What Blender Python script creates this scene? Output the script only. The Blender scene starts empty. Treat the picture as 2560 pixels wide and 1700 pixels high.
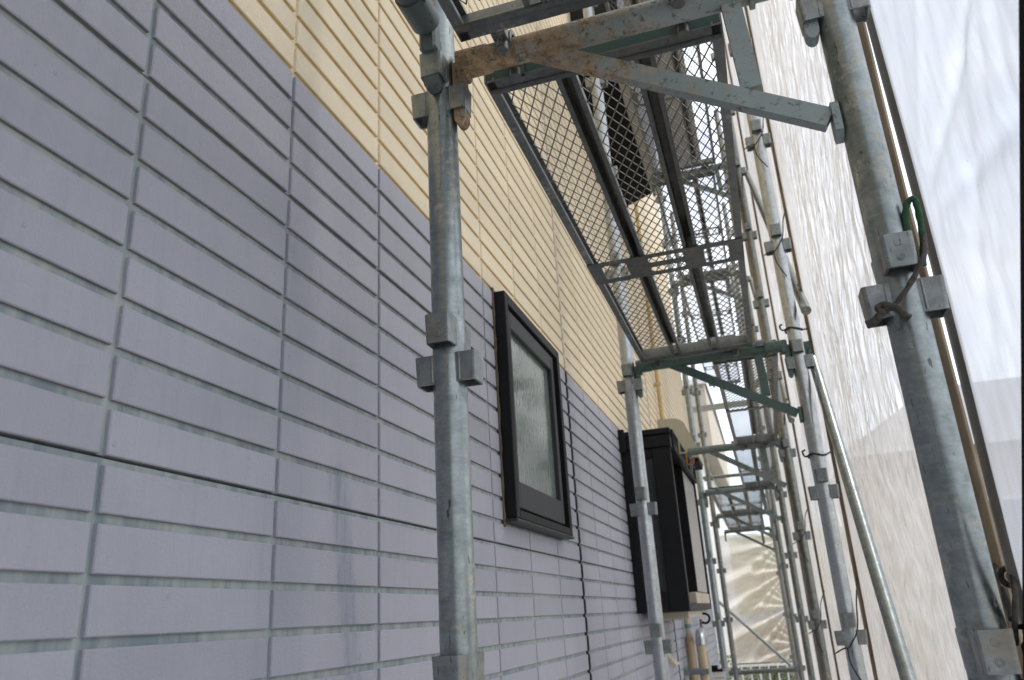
import bpy, math, random
from mathutils import Vector, Matrix, noise
random.seed(7)
PI = math.pi
SC = bpy.context.scene
COL = SC.collection

# ------------------------------------------------------------------ camera
W, H, F = 2560.0, 1700.0, 1973.02
CR = Vector((0.95110746, 0.30368155, -0.05632151))
CU = Vector((0.15244963, -0.30299236, 0.94072033))
CF = Vector((-0.26861442, 0.90331232, 0.33447444))
CP = Vector((0.60296, -0.61282, -0.17531))
cd = bpy.data.cameras.new("camera")
cam = bpy.data.objects.new("camera", cd); COL.objects.link(cam)
cam.matrix_world = Matrix(((CR.x, CU.x, -CF.x, CP.x), (CR.y, CU.y, -CF.y, CP.y), (CR.z, CU.z, -CF.z, CP.z), (0, 0, 0, 1)))
cd.sensor_fit = 'HORIZONTAL'; cd.sensor_width = 23.6; cd.lens = F / W * 23.6
cd.clip_start = 0.02; cd.clip_end = 2000
cd.dof.use_dof = True; cd.dof.focus_distance = 1.25; cd.dof.aperture_fstop = 5.6
SC.camera = cam
# ------------------------------------------------------------------ world and sun
SUN_EL, SUN_AZ = math.radians(58), math.radians(70)     # azimuth measured from +Y towards +X
wd = bpy.data.worlds.new("World"); SC.world = wd; wd.use_nodes = True
nt = wd.node_tree; nt.nodes.clear()
def wn(t): return nt.nodes.new(t)
wo = wn('ShaderNodeOutputWorld'); bg = wn('ShaderNodeBackground'); sky = wn('ShaderNodeTexSky')
sky.sky_type = 'NISHITA'; sky.sun_disc = False; sky.sun_elevation = SUN_EL; sky.sun_rotation = SUN_AZ
sky.air_density = 1.0; sky.dust_density = 2.0; sky.ozone_density = 1.0
tc = wn('ShaderNodeTexCoord'); mp = wn('ShaderNodeMapping'); mp.inputs['Scale'].default_value = (1, 1, 1.6)
cn = wn('ShaderNodeTexNoise'); cn.inputs['Scale'].default_value = 2.1; cn.inputs['Detail'].default_value = 7; cn.inputs['Roughness'].default_value = 0.55
cr = wn('ShaderNodeValToRGB'); cr.color_ramp.elements[0].position = 0.33; cr.color_ramp.elements[1].position = 0.55
mx = wn('ShaderNodeMix'); mx.data_type = 'RGBA'
nt.links.new(tc.outputs['Generated'], mp.inputs[0]); nt.links.new(mp.outputs[0], cn.inputs['Vector'])
nt.links.new(cn.outputs['Fac'], cr.inputs[0]); nt.links.new(cr.outputs[0], mx.inputs[0])
nt.links.new(sky.outputs[0], mx.inputs[6]); mx.inputs[7].default_value = (7.3, 7.7, 8.4, 1)
nt.links.new(mx.outputs[2], bg.inputs['Color']); bg.inputs['Strength'].default_value = 0.12
nt.links.new(bg.outputs[0], wo.inputs[0])
sd = bpy.data.lights.new("sun", 'SUN'); sd.energy = 1.2; sd.angle = math.radians(12); sd.color = (1.0, 0.96, 0.9)
sun = bpy.data.objects.new("sun", sd); COL.objects.link(sun)
sdir = Vector((math.sin(SUN_AZ) * math.cos(SUN_EL), math.cos(SUN_AZ) * math.cos(SUN_EL), math.sin(SUN_EL)))
sun.rotation_euler = sdir.to_track_quat('Z', 'Y').to_euler()
vs = SC.view_settings
vs.view_transform = 'Standard'; vs.look = 'None'; vs.exposure = 1.05; vs.gamma = 1; vs.use_curve_mapping = False
SC.cycles.max_bounces = 10; SC.cycles.transparent_max_bounces = 24; SC.cycles.diffuse_bounces = 5
SC.cycles.use_denoising = True; SC.cycles.sample_clamp_indirect = 6

# ------------------------------------------------------------------ materials
MATS = {}
class NT:
    def __init__(s, name):
        m = bpy.data.materials.new(name); m.use_nodes = True; s.m = m; s.t = m.node_tree; s.t.nodes.clear()
        s.out = s.t.nodes.new('ShaderNodeOutputMaterial'); MATS[name] = m
    def n(s, t, **k):
        o = s.t.nodes.new(t)
        for a, b in k.items():
            if a in o.inputs: o.inputs[a].default_value = b
            else: setattr(o, a, b)
        return o
    def l(s, a, b): s.t.links.new(a, b)
    def coord(s, kind='Object', scale=(1, 1, 1), rot=(0, 0, 0)):
        if kind == 'World':
            c = s.n('ShaderNodeNewGeometry').outputs['Position']
        else:
            c = s.n('ShaderNodeTexCoord').outputs[kind]
        m = s.n('ShaderNodeMapping'); m.inputs['Scale'].default_value = scale; m.inputs['Rotation'].default_value = rot
        s.l(c, m.inputs[0]); return m.outputs[0]
    def noise(s, vec, scale, detail=4, rough=0.55):
        o = s.n('ShaderNodeTexNoise'); o.inputs['Scale'].default_value = scale; o.inputs['Detail'].default_value = detail
        o.inputs['Roughness'].default_value = rough; s.l(vec, o.inputs['Vector']); return o.outputs['Fac']
    def ramp(s, fac, a, b, ca=(0, 0, 0, 1), cb=(1, 1, 1, 1)):
        o = s.n('ShaderNodeValToRGB'); e = o.color_ramp.elements
        e[0].position = a; e[1].position = b; e[0].color = ca; e[1].color = cb
        s.l(fac, o.inputs[0]); return o.outputs[0]
    def mix(s, fac, a, b, mode='MIX'):
        o = s.n('ShaderNodeMix'); o.data_type = 'RGBA'; o.blend_type = mode
        for v, i in ((fac, 0), (a, 6), (b, 7)):
            if isinstance(v, (float, int)): o.inputs[i].default_value = v
            elif isinstance(v, tuple): o.inputs[i].default_value = v if len(v) == 4 else (*v, 1)
            else: s.l(v, o.inputs[i])
        return o.outputs[2]
    def math(s, op, a, b=0.0, c=None):
        o = s.n('ShaderNodeMath'); o.operation = op
        for v, i in ((a, 0), (b, 1), (c, 2)):
            if v is None: continue
            if isinstance(v, (float, int)): o.inputs[i].default_value = v
            else: s.l(v, o.inputs[i])
        return o.outputs[0]
    def bump(s, h, strength=0.3, dist=0.01):
        o = s.n('ShaderNodeBump'); o.inputs['Strength'].default_value = strength; o.inputs['Distance'].default_value = dist
        s.l(h, o.inputs['Height']); return o.outputs[0]
    def bsdf(s, color, rough=0.5, metal=0.0, normal=None, spec=0.5, **k):
        o = s.n('ShaderNodeBsdfPrincipled')
        for v, i in ((color, 'Base Color'), (rough, 'Roughness'), (metal, 'Metallic'), (spec, 'Specular IOR Level')):
            if isinstance(v, (float, int)): o.inputs[i].default_value = v
            elif isinstance(v, tuple): o.inputs[i].default_value = (*v, 1) if len(v) == 3 else v
            else: s.l(v, o.inputs[i])
        for a, b in k.items(): o.inputs[a].default_value = b
        if normal is not None: s.l(normal, o.inputs['Normal'])
        return o.outputs[0]
    def done(s, sh): s.l(sh, s.out.inputs[0]); return s.m

HR, LC = 0.05609, 0.2952        # siding row pitch, siding column pitch
ZCREAM = 12 * HR - 0.0125

def mat_tile(name, base, alt, stain):
    t = NT(name)
    w = t.coord('World')
    big = t.noise(w, 7, 4)
    ws = t.coord('World', (1, 22, 2.2)); streak = t.noise(ws, 3.2, 5, 0.6)
    c = t.mix(t.ramp(big, 0.35, 0.7), base, alt)
    c = t.mix(t.math('MULTIPLY', t.ramp(streak, 0.5, 0.85), 0.4), c, stain)
    spk = t.noise(w, 190, 2); c = t.mix(t.math('MULTIPLY', t.ramp(spk, 0.72, 0.78), 0.4), c, tuple(v * 0.45 for v in stain))
    if name == 'paint_lavender':                      # the long drip stain beside the post
        p = t.n('ShaderNodeNewGeometry').outputs['Position']; sp = t.n('ShaderNodeSeparateXYZ'); t.l(p, sp.inputs[0])
        wob = t.noise(t.coord('World', (1, 6, 9)), 5, 3)
        yy = t.math('ADD', sp.outputs[1], t.math('MULTIPLY', wob, 0.035))
        yy = t.math('ADD', yy, t.math('MULTIPLY', sp.outputs[2], 0.18))
        d = t.math('ABSOLUTE', t.math('SUBTRACT', yy, 0.475))
        m = t.ramp(d, 0.012, 0.034, (1, 1, 1, 1), (0, 0, 0, 1))
        zt = t.ramp(t.math('ADD', sp.outputs[2], 0.5), 0.545, 0.57, (1, 1, 1, 1), (0, 0, 0, 1))
        m = t.math('MULTIPLY', t.math('MULTIPLY', m, zt), t.math('MULTIPLY', t.ramp(streak, 0.3, 0.6), 0.75))
        c = t.mix(m, c, (0.23, 0.265, 0.33))
    oi = t.n('ShaderNodeObjectInfo'); vr = t.n('ShaderNodeMapRange'); vr.inputs['To Min'].default_value = 0.93; vr.inputs['To Max'].default_value = 1.05; t.l(oi.outputs['Random'], vr.inputs[0])
    hs = t.n('ShaderNodeHueSaturation'); t.l(vr.outputs[0], hs.inputs['Value']); t.l(c, hs.inputs['Color']); c = hs.outputs[0]
    g = t.noise(t.coord('World', (1, 60, 9)), 9, 4, 0.65); fine = t.noise(w, 260, 3)
    h = t.math('ADD', t.math('MULTIPLY', g, 0.7), t.math('MULTIPLY', fine, 0.5))
    return t.done(t.bsdf(c, 0.62, 0, t.bump(h, 0.8, 0.0024), 0.35))
mat_tile('paint_lavender', (0.425, 0.425, 0.485), (0.395, 0.40, 0.455), (0.31, 0.335, 0.385))
mat_tile('paint_cream', (0.79, 0.685, 0.50), (0.77, 0.66, 0.475), (0.74, 0.62, 0.43))

t = NT('siding_groove')
p = t.n('ShaderNodeNewGeometry').outputs['Position']; sp = t.n('ShaderNodeSeparateXYZ'); t.l(p, sp.inputs[0])
st = t.noise(t.coord('World', (1, 15, 3)), 3.0, 3, 0.6); bigp = t.noise(t.coord('World'), 3.5, 3)
lav = t.mix(t.ramp(t.math('ADD', t.math('MULTIPLY', st, 0.6), t.math('MULTIPLY', bigp, 0.4)), 0.40, 0.60), (0.43, 0.46, 0.435), (0.23, 0.28, 0.30))
fr = t.math('FRACT', t.math('DIVIDE', t.math('ADD', sp.outputs[2], 100 * HR), HR))
crm = (0.80, 0.69, 0.48)
zz = t.math('GREATER_THAN', sp.outputs[2], ZCREAM)
t.done(t.bsdf(t.mix(zz, lav, crm), 0.75, 0, None, 0.3))

def simple(name, c, rough=0.5, metal=0.0, var=0.25, scale=30, bumps=0.0, spec=0.5, c2=None, kind='Object'):
    t = NT(name); v = t.noise(t.coord(kind), scale, 5)
    c2 = c2 or tuple(x * (1 - var) for x in c)
    n = t.bump(t.noise(t.coord(kind), scale * 6, 3), bumps, 0.002) if bumps else None
    return t.done(t.bsdf(t.mix(t.ramp(v, 0.35, 0.65), c, c2), rough, metal, n, spec))

def galv(name, base, dark, tint, rust=0.0, metal=0.55):
    t = NT(name)
    o = t.coord('World')
    a = t.noise(o, 38, 6, 0.65); b = t.noise(t.coord('World', (1, 1, 3.2), (0.5, 0.35, 0)), 60, 4)
    c = t.mix(t.ramp(a, 0.32, 0.68), base, dark); c = t.mix(t.math('MULTIPLY', t.ramp(b, 0.45, 0.75), 0.35), c, tint)
    scr = t.noise(t.coord('World', (3, 3, 0.6), (0.2, 0.25, 0.1)), 60, 3, 0.6)
    c = t.mix(t.math('MULTIPLY', t.ramp(scr, 0.655, 0.70), 0.7), c, (0.04, 0.045, 0.05))
    sp_ = t.math('MULTIPLY', t.ramp(t.noise(o, 6.5, 3), 0.60, 0.66), t.ramp(t.noise(o, 85, 5, 0.7), 0.5, 0.58)); c = t.mix(t.math('MULTIPLY', sp_, 0.55), c, (0.52, 0.47, 0.37))
    metal = t.math('SUBTRACT', metal, t.math('MULTIPLY', sp_, 0.6))
    if rust:
        r = t.noise(o, 9, 6, 0.7); c = t.mix(t.math('MULTIPLY', t.ramp(r, 0.55, 0.68), rust), c, (0.30, 0.21, 0.11))
    rg = t.ramp(a, 0.3, 0.7, (0.24, 0.24, 0.24, 1), (0.44, 0.44, 0.44, 1))
    return t.done(t.bsdf(c, rg, metal, t.bump(a, 0.10, 0.002), 0.5))
galv('galvanized', (0.36, 0.395, 0.385), (0.23, 0.26, 0.255), (0.46, 0.50, 0.50), 0.0, 0.95)
galv('galvanized_worn', (0.27, 0.28, 0.26), (0.16, 0.17, 0.16), (0.32, 0.28, 0.2), 0.6, 0.85)
galv('galvanized_bright', (0.52, 0.55, 0.56), (0.38, 0.41, 0.42), (0.60, 0.62, 0.62), 0.12, 0.95)
galv('pocket_steel', (0.31, 0.335, 0.33), (0.185, 0.205, 0.205), (0.38, 0.39, 0.375), 0.45, 0.7)
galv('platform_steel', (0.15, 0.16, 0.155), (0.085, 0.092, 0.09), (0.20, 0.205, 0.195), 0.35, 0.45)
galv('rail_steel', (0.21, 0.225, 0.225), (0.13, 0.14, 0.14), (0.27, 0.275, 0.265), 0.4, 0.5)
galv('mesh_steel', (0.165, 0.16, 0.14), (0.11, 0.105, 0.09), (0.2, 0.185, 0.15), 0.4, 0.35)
galv('wall_tie', (0.30, 0.32, 0.31), (0.2, 0.21, 0.2), (0.34, 0.34, 0.32), 0.3, 0.4)

def painted(name, base, base2, rustc, lo, hi, xgrad=None):
    t = NT(name); o = t.coord('World')
    a = t.noise(o, 26, 8, 0.72); b = t.noise(o, 7, 4); f = t.noise(o, 260, 4, 0.7)
    c = t.mix(t.ramp(b, 0.35, 0.65), base, base2)
    c = t.mix(t.math('MULTIPLY', t.ramp(f, 0.66, 0.74), 0.5), c, (0.45, 0.46, 0.40))
    m = t.math('ADD', t.math('MULTIPLY', a, 0.55), t.math('MULTIPLY', f, 0.45))
    if xgrad:
        p = t.n('ShaderNodeNewGeometry').outputs['Position']; s_ = t.n('ShaderNodeSeparateXYZ'); t.l(p, s_.inputs[0])
        g = t.n('ShaderNodeMapRange'); g.inputs['From Min'].default_value = xgrad[0]; g.inputs['From Max'].default_value = xgrad[1]
        g.inputs['To Min'].default_value = xgrad[2]; g.inputs['To Max'].default_value = xgrad[3]; t.l(s_.outputs[0], g.inputs[0])
        m = t.math('ADD', m, g.outputs[0])
    r2 = t.mix(t.ramp(t.noise(o, 34, 6, 0.7), 0.42, 0.62), tuple(min(1, x * 1.25) for x in rustc), tuple(x * 0.55 for x in rustc))
    r2 = t.mix(t.math('MULTIPLY', t.ramp(t.noise(o, 150, 4, 0.7), 0.56, 0.64), 0.75), r2, (0.09, 0.07, 0.055))
    mm = t.ramp(m, lo, hi)
    c = t.mix(mm, c, r2)
    dk = t.noise(t.coord('World', (1, 1, 1)), 60, 6, 0.7); c = t.mix(t.math('MULTIPLY', t.ramp(dk, 0.565, 0.64), 0.7), c, (0.05, 0.055, 0.055))
    return t.done(t.bsdf(c, t.ramp(mm, 0, 1, (0.42, 0.42, 0.42, 1), (0.85, 0.85, 0.85, 1)), 0.1, t.bump(t.math('ADD', a, t.math('MULTIPLY', f, 0.5)), 0.4, 0.002), 0.4))
painted('bracket_rusty', (0.25, 0.30, 0.285), (0.32, 0.365, 0.35), (0.385, 0.27, 0.155), 0.46, 0.57, (0.30, 0.74, 0.10, -0.11))
painted('bracket_green', (0.075, 0.12, 0.105), (0.11, 0.155, 0.14), (0.22, 0.15, 0.08), 0.66, 0.74)
painted('bracket_grey', (0.22, 0.255, 0.24), (0.16, 0.2, 0.185), (0.22, 0.16, 0.1), 0.64, 0.72)
painted('green_paint', (0.03, 0.075, 0.062), (0.04, 0.09, 0.075), (0.14, 0.10, 0.06), 0.70, 0.76)
painted('tube_dark_green', (0.07, 0.095, 0.09), (0.13, 0.16, 0.155), (0.16, 0.12, 0.07), 0.66, 0.74)
simple('black_alu', (0.010, 0.0105, 0.012), 0.5, 0.0, 0.2, 20, 0, 0.22)
simple('black_matte', (0.008, 0.008, 0.0085), 0.75, 0, 0.2, 30, 0, 0.2)
simple('dark_grey_alu', (0.03, 0.032, 0.036), 0.45, 0.0, 0.15, 30, 0, 0.35)
simple('grey_panel', (0.40, 0.395, 0.37), 0.35, 0, 0.05)
simple('hood_beige', (0.46, 0.43, 0.335), 0.5, 0, 0.06)
simple('sealant_black', (0.02, 0.02, 0.021), 0.6)
simple('caulk_brown', (0.15, 0.12, 0.075), 0.8, 0, 0.4, 60, 0.6)
simple('cream_gloss', (0.62, 0.46, 0.2), 0.35, 0, 0.12, 12)
simple('pvc_tan', (0.60, 0.46, 0.29), 0.4, 0, 0.08)
simple('pvc_cream', (0.62, 0.54, 0.42), 0.45, 0, 0.08)
simple('pvc_grey', (0.38, 0.39, 0.38), 0.4, 0, 0.1)
simple('tape_teal', (0.22, 0.36, 0.36), 0.6)
simple('brass_old', (0.22, 0.15, 0.09), 0.5, 0.6)
simple('strap_steel', (0.24, 0.27, 0.28), 0.45, 0.5)
simple('paper', (0.80, 0.80, 0.78), 0.8, 0, 0.03)
simple('ink', (0.10, 0.10, 0.12), 0.8)
simple('hook_cream', (0.68, 0.58, 0.34), 0.4)
simple('hook_orange', (0.55, 0.22, 0.05), 0.4)
simple('bolt_silver', (0.6, 0.6, 0.6), 0.3, 0.8)
simple('rope_green', (0.05, 0.15, 0.06), 0.85, 0, 0.5, 160, 0.9)
simple('rope_grey', (0.12, 0.11, 0.095), 0.9, 0, 0.5, 200, 0.9)
simple('rope_dark', (0.055, 0.052, 0.045), 0.9, 0, 0.4, 200, 0.6)
simple('render_beige', (0.56, 0.49, 0.40), 0.85, 0, 0.12, 1.2)
simple('render_white', (0.82, 0.82, 0.8), 0.8, 0, 0.04, 1)
simple('roof_grey', (0.27, 0.27, 0.28), 0.6, 0, 0.2, 3)
simple('roof_blue', (0.16, 0.21, 0.3), 0.5, 0, 0.2, 3)
simple('window_dark', (0.03, 0.035, 0.04), 0.15)
simple('fence_white', (0.75, 0.75, 0.73), 0.5, 0, 0.05)
simple('shade_ochre', (0.66, 0.49, 0.22), 0.7)  # cream tile undersides: shade and warm bounce painted into the colour
simple('shade_brown', (0.24, 0.225, 0.225), 0.8, 0, 0.3, 25)  # lavender tile undersides: the shade below each tile is painted in
simple('shade_canvas_grey', (0.16, 0.19, 0.18), 0.9, 0, 0.2, 8)
simple('house_core', (0.02, 0.02, 0.02), 0.9)
simple('bark', (0.11, 0.085, 0.06), 0.9, 0, 0.4, 12, 0.6)
simple('leaf', (0.10, 0.15, 0.035), 0.6, 0, 0.45, 2.0, 0, 0.4, None, 'World')

t = NT('ground_soil'); o = t.coord('World')
c = t.mix(t.ramp(t.noise(o, 2.2, 8, 0.65), 0.4, 0.62), (0.28, 0.265, 0.235), (0.19, 0.175, 0.15))
t.done(t.bsdf(c, 0.95, 0, t.bump(t.noise(o, 40, 6), 0.6, 0.02), 0.2))
t = NT('hill_grass'); o = t.coord('World')
c = t.mix(t.ramp(t.noise(o, 0.35, 7, 0.65), 0.44, 0.56), (0.40, 0.335, 0.24), (0.17, 0.20, 0.07))
c = t.mix(t.math('MULTIPLY', t.ramp(t.noise(o, 3, 5), 0.5, 0.7), 0.6), c, (0.24, 0.19, 0.14))
t.done(t.bsdf(c, 0.95, 0, t.bump(t.noise(o, 6, 6), 0.8, 0.2), 0.1))

t = NT('obscure_glass')
b1 = t.noise(t.coord('World', (1, 34, 8)), 3.0, 3, 0.5); b2 = t.noise(t.coord('World', (1, 1, 0.5)), 70, 2)
nb = t.bump(t.math('ADD', b1, t.math('MULTIPLY', b2, 0.25)), 0.22, 0.004)
t.done(t.bsdf((0.17, 0.215, 0.195), 0.05, 0, nb, 0.9, IOR=2.3))
t = NT('clear_glass'); t.done(t.bsdf((0.03, 0.033, 0.035), 0.06, 0, None, 0.5, IOR=1.5))

def mat_net(name, col, col2, transp, transl, weave=True):
    """woven scaffold mesh: open holes (transparent) between threads that scatter light both ways"""
    t = NT(name); o = t.coord('World')
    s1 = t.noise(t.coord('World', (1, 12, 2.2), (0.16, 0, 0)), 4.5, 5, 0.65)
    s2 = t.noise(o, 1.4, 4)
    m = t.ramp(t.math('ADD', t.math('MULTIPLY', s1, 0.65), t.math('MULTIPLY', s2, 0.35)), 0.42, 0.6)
    c = t.mix(m, col, col2)  # streaked tone stands for dirt and for shaded folds painted in
    spk = t.noise(t.coord('World', (1, 1, 1)), 46, 3); c = t.mix(t.math('MULTIPLY', t.ramp(spk, 0.72, 0.77), 0.35), c, (0.30, 0.27, 0.23))
    df = t.n('ShaderNodeBsdfDiffuse'); tl = t.n('ShaderNodeBsdfTranslucent'); tr = t.n('ShaderNodeBsdfTransparent')
    t.l(c, df.inputs[0]); t.l(c, tl.inputs[0])
    a = t.n('ShaderNodeMixShader'); a.inputs[0].default_value = transl; t.l(df.outputs[0], a.inputs[1]); t.l(tl.outputs[0], a.inputs[2])
    b = t.n('ShaderNodeMixShader'); t.l(a.outputs[0], b.inputs[1]); t.l(tr.outputs[0], b.inputs[2])
    hol = t.ramp(m, 0, 1, (transp, transp, transp, 1), (transp * 0.75,) * 3 + (1,))
    lw = t.n('ShaderNodeLayerWeight'); lw.inputs[0].default_value = 0.5
    hol = t.math('MULTIPLY', hol, t.ramp(lw.outputs['Facing'], 0.35, 0.92, (1, 1, 1, 1), (0.12, 0.12, 0.12, 1)))      # threads overlap at a slant: holes close
    if weave:
        wv = t.n('ShaderNodeTexWave'); wv.bands_direction = 'Z'; wv.inputs['Scale'].default_value = 85; wv.inputs['Distortion'].default_value = 0.3
        t.l(o, wv.inputs['Vector'])
        hol = t.math('MULTIPLY', hol, t.math('ADD', t.math('MULTIPLY', wv.outputs['Fac'], 0.16), 0.92))
    t.l(hol, b.inputs[0])
    return t.done(b.outputs[0])
mat_net('net_white', (0.64, 0.665, 0.71), (0.57, 0.575, 0.595), 0.42, 0.62)
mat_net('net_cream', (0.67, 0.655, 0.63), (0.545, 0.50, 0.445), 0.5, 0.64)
mat_net('net_end', (0.84, 0.81, 0.75), (0.72, 0.65, 0.55), 0.24, 0.64, False)
mat_net('webbing_brown', (0.36, 0.30, 0.225), (0.24, 0.195, 0.14), 0.02, 0.45, False)
mat_net('webbing_grey', (0.30, 0.285, 0.26), (0.22, 0.205, 0.18), 0.02, 0.35, False)

# ------------------------------------------------------------------ mesh helpers
class MB:
    def __init__(s): s.v = []; s.f = []; s.mi = []; s.sm = []
    def add(s, vs, fs, mi=0, smooth=False):
        o = len(s.v); s.v += [tuple(p) for p in vs]
        for f in fs: s.f.append([i + o for i in f]); s.mi.append(mi); s.sm.append(smooth)
        return s
    def box(s, a, b, mi=0):
        x0, y0, z0 = a; x1, y1, z1 = b
        return s.add([(x0, y0, z0), (x1, y0, z0), (x1, y1, z0), (x0, y1, z0), (x0, y0, z1), (x1, y0, z1), (x1, y1, z1), (x0, y1, z1)],
                     [(0, 3, 2, 1), (4, 5, 6, 7), (0, 1, 5, 4), (1, 2, 6, 5), (2, 3, 7, 6), (3, 0, 4, 7)], mi)
    def bbox(s, a, b, r=0.002, mi=0):
        """box with chamfered edges"""
        lo = Vector(a); hi = Vector(b); vs = []; idx = {}
        for i in (0, 1):
            for j in (0, 1):
                for k in (0, 1):
                    p = Vector((hi.x if i else lo.x, hi.y if j else lo.y, hi.z if k else lo.z)); d = Vector((-r if i else r, -r if j else r, -r if k else r))
                    for ax in range(3):
                        q = p.copy()
                        for e in range(3):
                            if e != ax: q[e] += d[e]
                        idx[(i, j, k, ax)] = len(vs); vs.append(q)
        fs = []
        for ax in range(3):
            for sd_ in (0, 1):
                o = [e for e in range(3) if e != ax]; q = []
                for u, w in ((0, 0), (1, 0), (1, 1), (0, 1)):
                    kk = [0, 0, 0]; kk[ax] = sd_; kk[o[0]] = u; kk[o[1]] = w; q.append(idx[(*kk, ax)])
                flip = (sd_ == 0) != (ax == 1)
                fs.append(q[::-1] if flip else q)
        for ax in range(3):
            o = [e for e in range(3) if e != ax]
            for u in (0, 1):
                for w in (0, 1):
                    k0 = [0, 0, 0]; k1 = [0, 0, 0]; k0[o[0]] = k1[o[0]] = u; k0[o[1]] = k1[o[1]] = w; k1[ax] = 1
                    q = [idx[(*k0, o[0])], idx[(*k1, o[0])], idx[(*k1, o[1])], idx[(*k0, o[1])]]
                    flip = (u == w) != (ax == 1)
                    fs.append(q if not flip else q[::-1])
        for c in [(i, j, k) for i in (0, 1) for j in (0, 1) for k in (0, 1)]:
            q = [idx[(*c, 0)], idx[(*c, 1)], idx[(*c, 2)]]
            fs.append(q if sum(c) % 2 else q[::-1])
        return s.add(vs, fs, mi)
    def obox(s, p0, p1, w, h, up=(0, 1, 0), mi=0):
        """bar from p0 to p1; w along up, h across"""
        p0 = Vector(p0); p1 = Vector(p1); d = (p1 - p0).normalized(); u = Vector(up); u = (u - d * u.dot(d)).normalized(); r = d.cross(u)
        vs = []
        for p in (p0, p1):
            for a, b in ((-1, -1), (1, -1), (1, 1), (-1, 1)): vs.append(p + u * a * w / 2 + r * b * h / 2)
        return s.add(vs, [(3, 2, 1, 0), (4, 5, 6, 7), (0, 1, 5, 4), (1, 2, 6, 5), (2, 3, 7, 6), (3, 0, 4, 7)], mi)
    def tube(s, pts, r, n=20, caps=True, mi=0, smooth=True):
        pts = [Vector(p) for p in pts]; rs = r if isinstance(r, (list, tuple)) else [r] * len(pts)
        vs = []; fs = []; pu = None
        for i, p in enumerate(pts):
            d = (pts[min(i + 1, len(pts) - 1)] - pts[max(i - 1, 0)]).normalized()
            if pu is None: pu = Vector((0, 0, 1)) if abs(d.z) < 0.9 else Vector((1, 0, 0))
            u = (pu - d * pu.dot(d)).normalized(); pu = u; w = d.cross(u)
            for k in range(n):
                a = 2 * PI * k / n; vs.append(p + (u * math.cos(a) + w * math.sin(a)) * rs[i])
        for i in range(len(pts) - 1):
            for k in range(n): fs.append((i * n + k, i * n + (k + 1) % n, (i + 1) * n + (k + 1) % n, (i + 1) * n + k))
        s.add(vs, fs, mi, smooth)
        if caps:
            s.add(vs[:n], [tuple(range(n))[::-1]], mi); s.add(vs[-n:], [tuple(range(n))], mi)
        return s
    def prism(s, outline, z0, z1, fn=lambda a, b, c: (a, b, c), mi=0):
        """2-D outline extruded; fn maps (a, b, height) to xyz"""
        n = len(outline); vs = [fn(a, b, z0) for a, b in outline] + [fn(a, b, z1) for a, b in outline]
        fs = [tuple(range(n))[::-1], tuple(range(n, 2 * n))] + [(i, (i + 1) % n, n + (i + 1) % n, n + i) for i in range(n)]
        return s.add(vs, fs, mi)
    def mesh(s, name, mats):
        m = bpy.data.meshes.new(name); m.from_pydata(s.v, [], s.f); 
        for x in mats: m.materials.append(MATS[x])
        m.polygons.foreach_set('material_index', s.mi); m.polygons.foreach_set('use_smooth', s.sm); m.update(); return m
    def obj(s, name, mats, parent=None, loc=(0, 0, 0)):
        if isinstance(mats, str): mats = [mats]
        return link(name, s.mesh(name, mats), parent, loc)
def link(name, me, parent=None, loc=(0, 0, 0), rz=0):
    o = bpy.data.objects.new(name, me); COL.objects.link(o); o.parent = parent; o.location = loc; o.rotation_euler.z = rz; return o
def tag(o, label=None, cat=None, group=None, kind=None):
    if label: o['label'] = label
    if cat: o['category'] = cat
    if group: o['group'] = group
    if kind: o['kind'] = kind
    return o
def thing(name, label, cat, group=None, loc=(0, 0, 0)):
    return tag(link(name, None, None, loc), label, cat, group)
def proj(p):
    d = Vector(p) - CP; z = d.dot(CF)
    return (W / 2 + F * d.dot(CR) / z, H / 2 - F * d.dot(CU) / z, z)
def torus(mb, c, R, r, ax, n=20, m=8, mi=0):
    pts = []
    u = Vector((0, 0, 1)) if abs(ax[2]) < 0.9 else Vector((1, 0, 0)); a = Vector(ax).normalized(); u = (u - a * u.dot(a)).normalized(); w = a.cross(u)
    vs = []; fs = []
    for i in range(n):
        t_ = 2 * PI * i / n; d = u * math.cos(t_) + w * math.sin(t_)
        for j in range(m):
            q = 2 * PI * j / m; vs.append(Vector(c) + d * (R + r * math.cos(q)) + a * r * math.sin(q))
    for i in range(n):
        for j in range(m): fs.append((i * m + j, i * m + (j + 1) % m, ((i + 1) % n) * m + (j + 1) % m, ((i + 1) % n) * m + j))
    mb.add(vs, fs, mi, True)

# ------------------------------------------------------------------ setting: ground, hill
GZ = -1.5
m = MB(); m.add([(-400, -400, GZ), (400, -400, GZ), (400, 400, GZ), (-400, 400, GZ)], [(0, 1, 2, 3)])
tag(m.obj('ground', 'ground_soil'), kind='structure')
m = MB(); N = 40; vs = []; fs = []
for i in range(N + 1):
    for j in range(N + 1):
        x = -30 + 80 * i / N; y = 20 + 60 * j / N; s_ = max(0, (y - 21) / 40)
        vs.append((x, y, GZ - 0.05 + 6.0 * min(1, s_) ** 1.1 + (0.8 * noise.noise((x * 0.12, y * 0.12, 0)) * min(1, s_ * 4))))
for i in range(N):
    for j in range(N): a = i * (N + 1) + j; fs.append((a, a + N + 1, a + N + 2, a + 1))
m.add(vs, fs, 0, True); tag(m.obj('hillside', 'hill_grass'), kind='structure')

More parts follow.
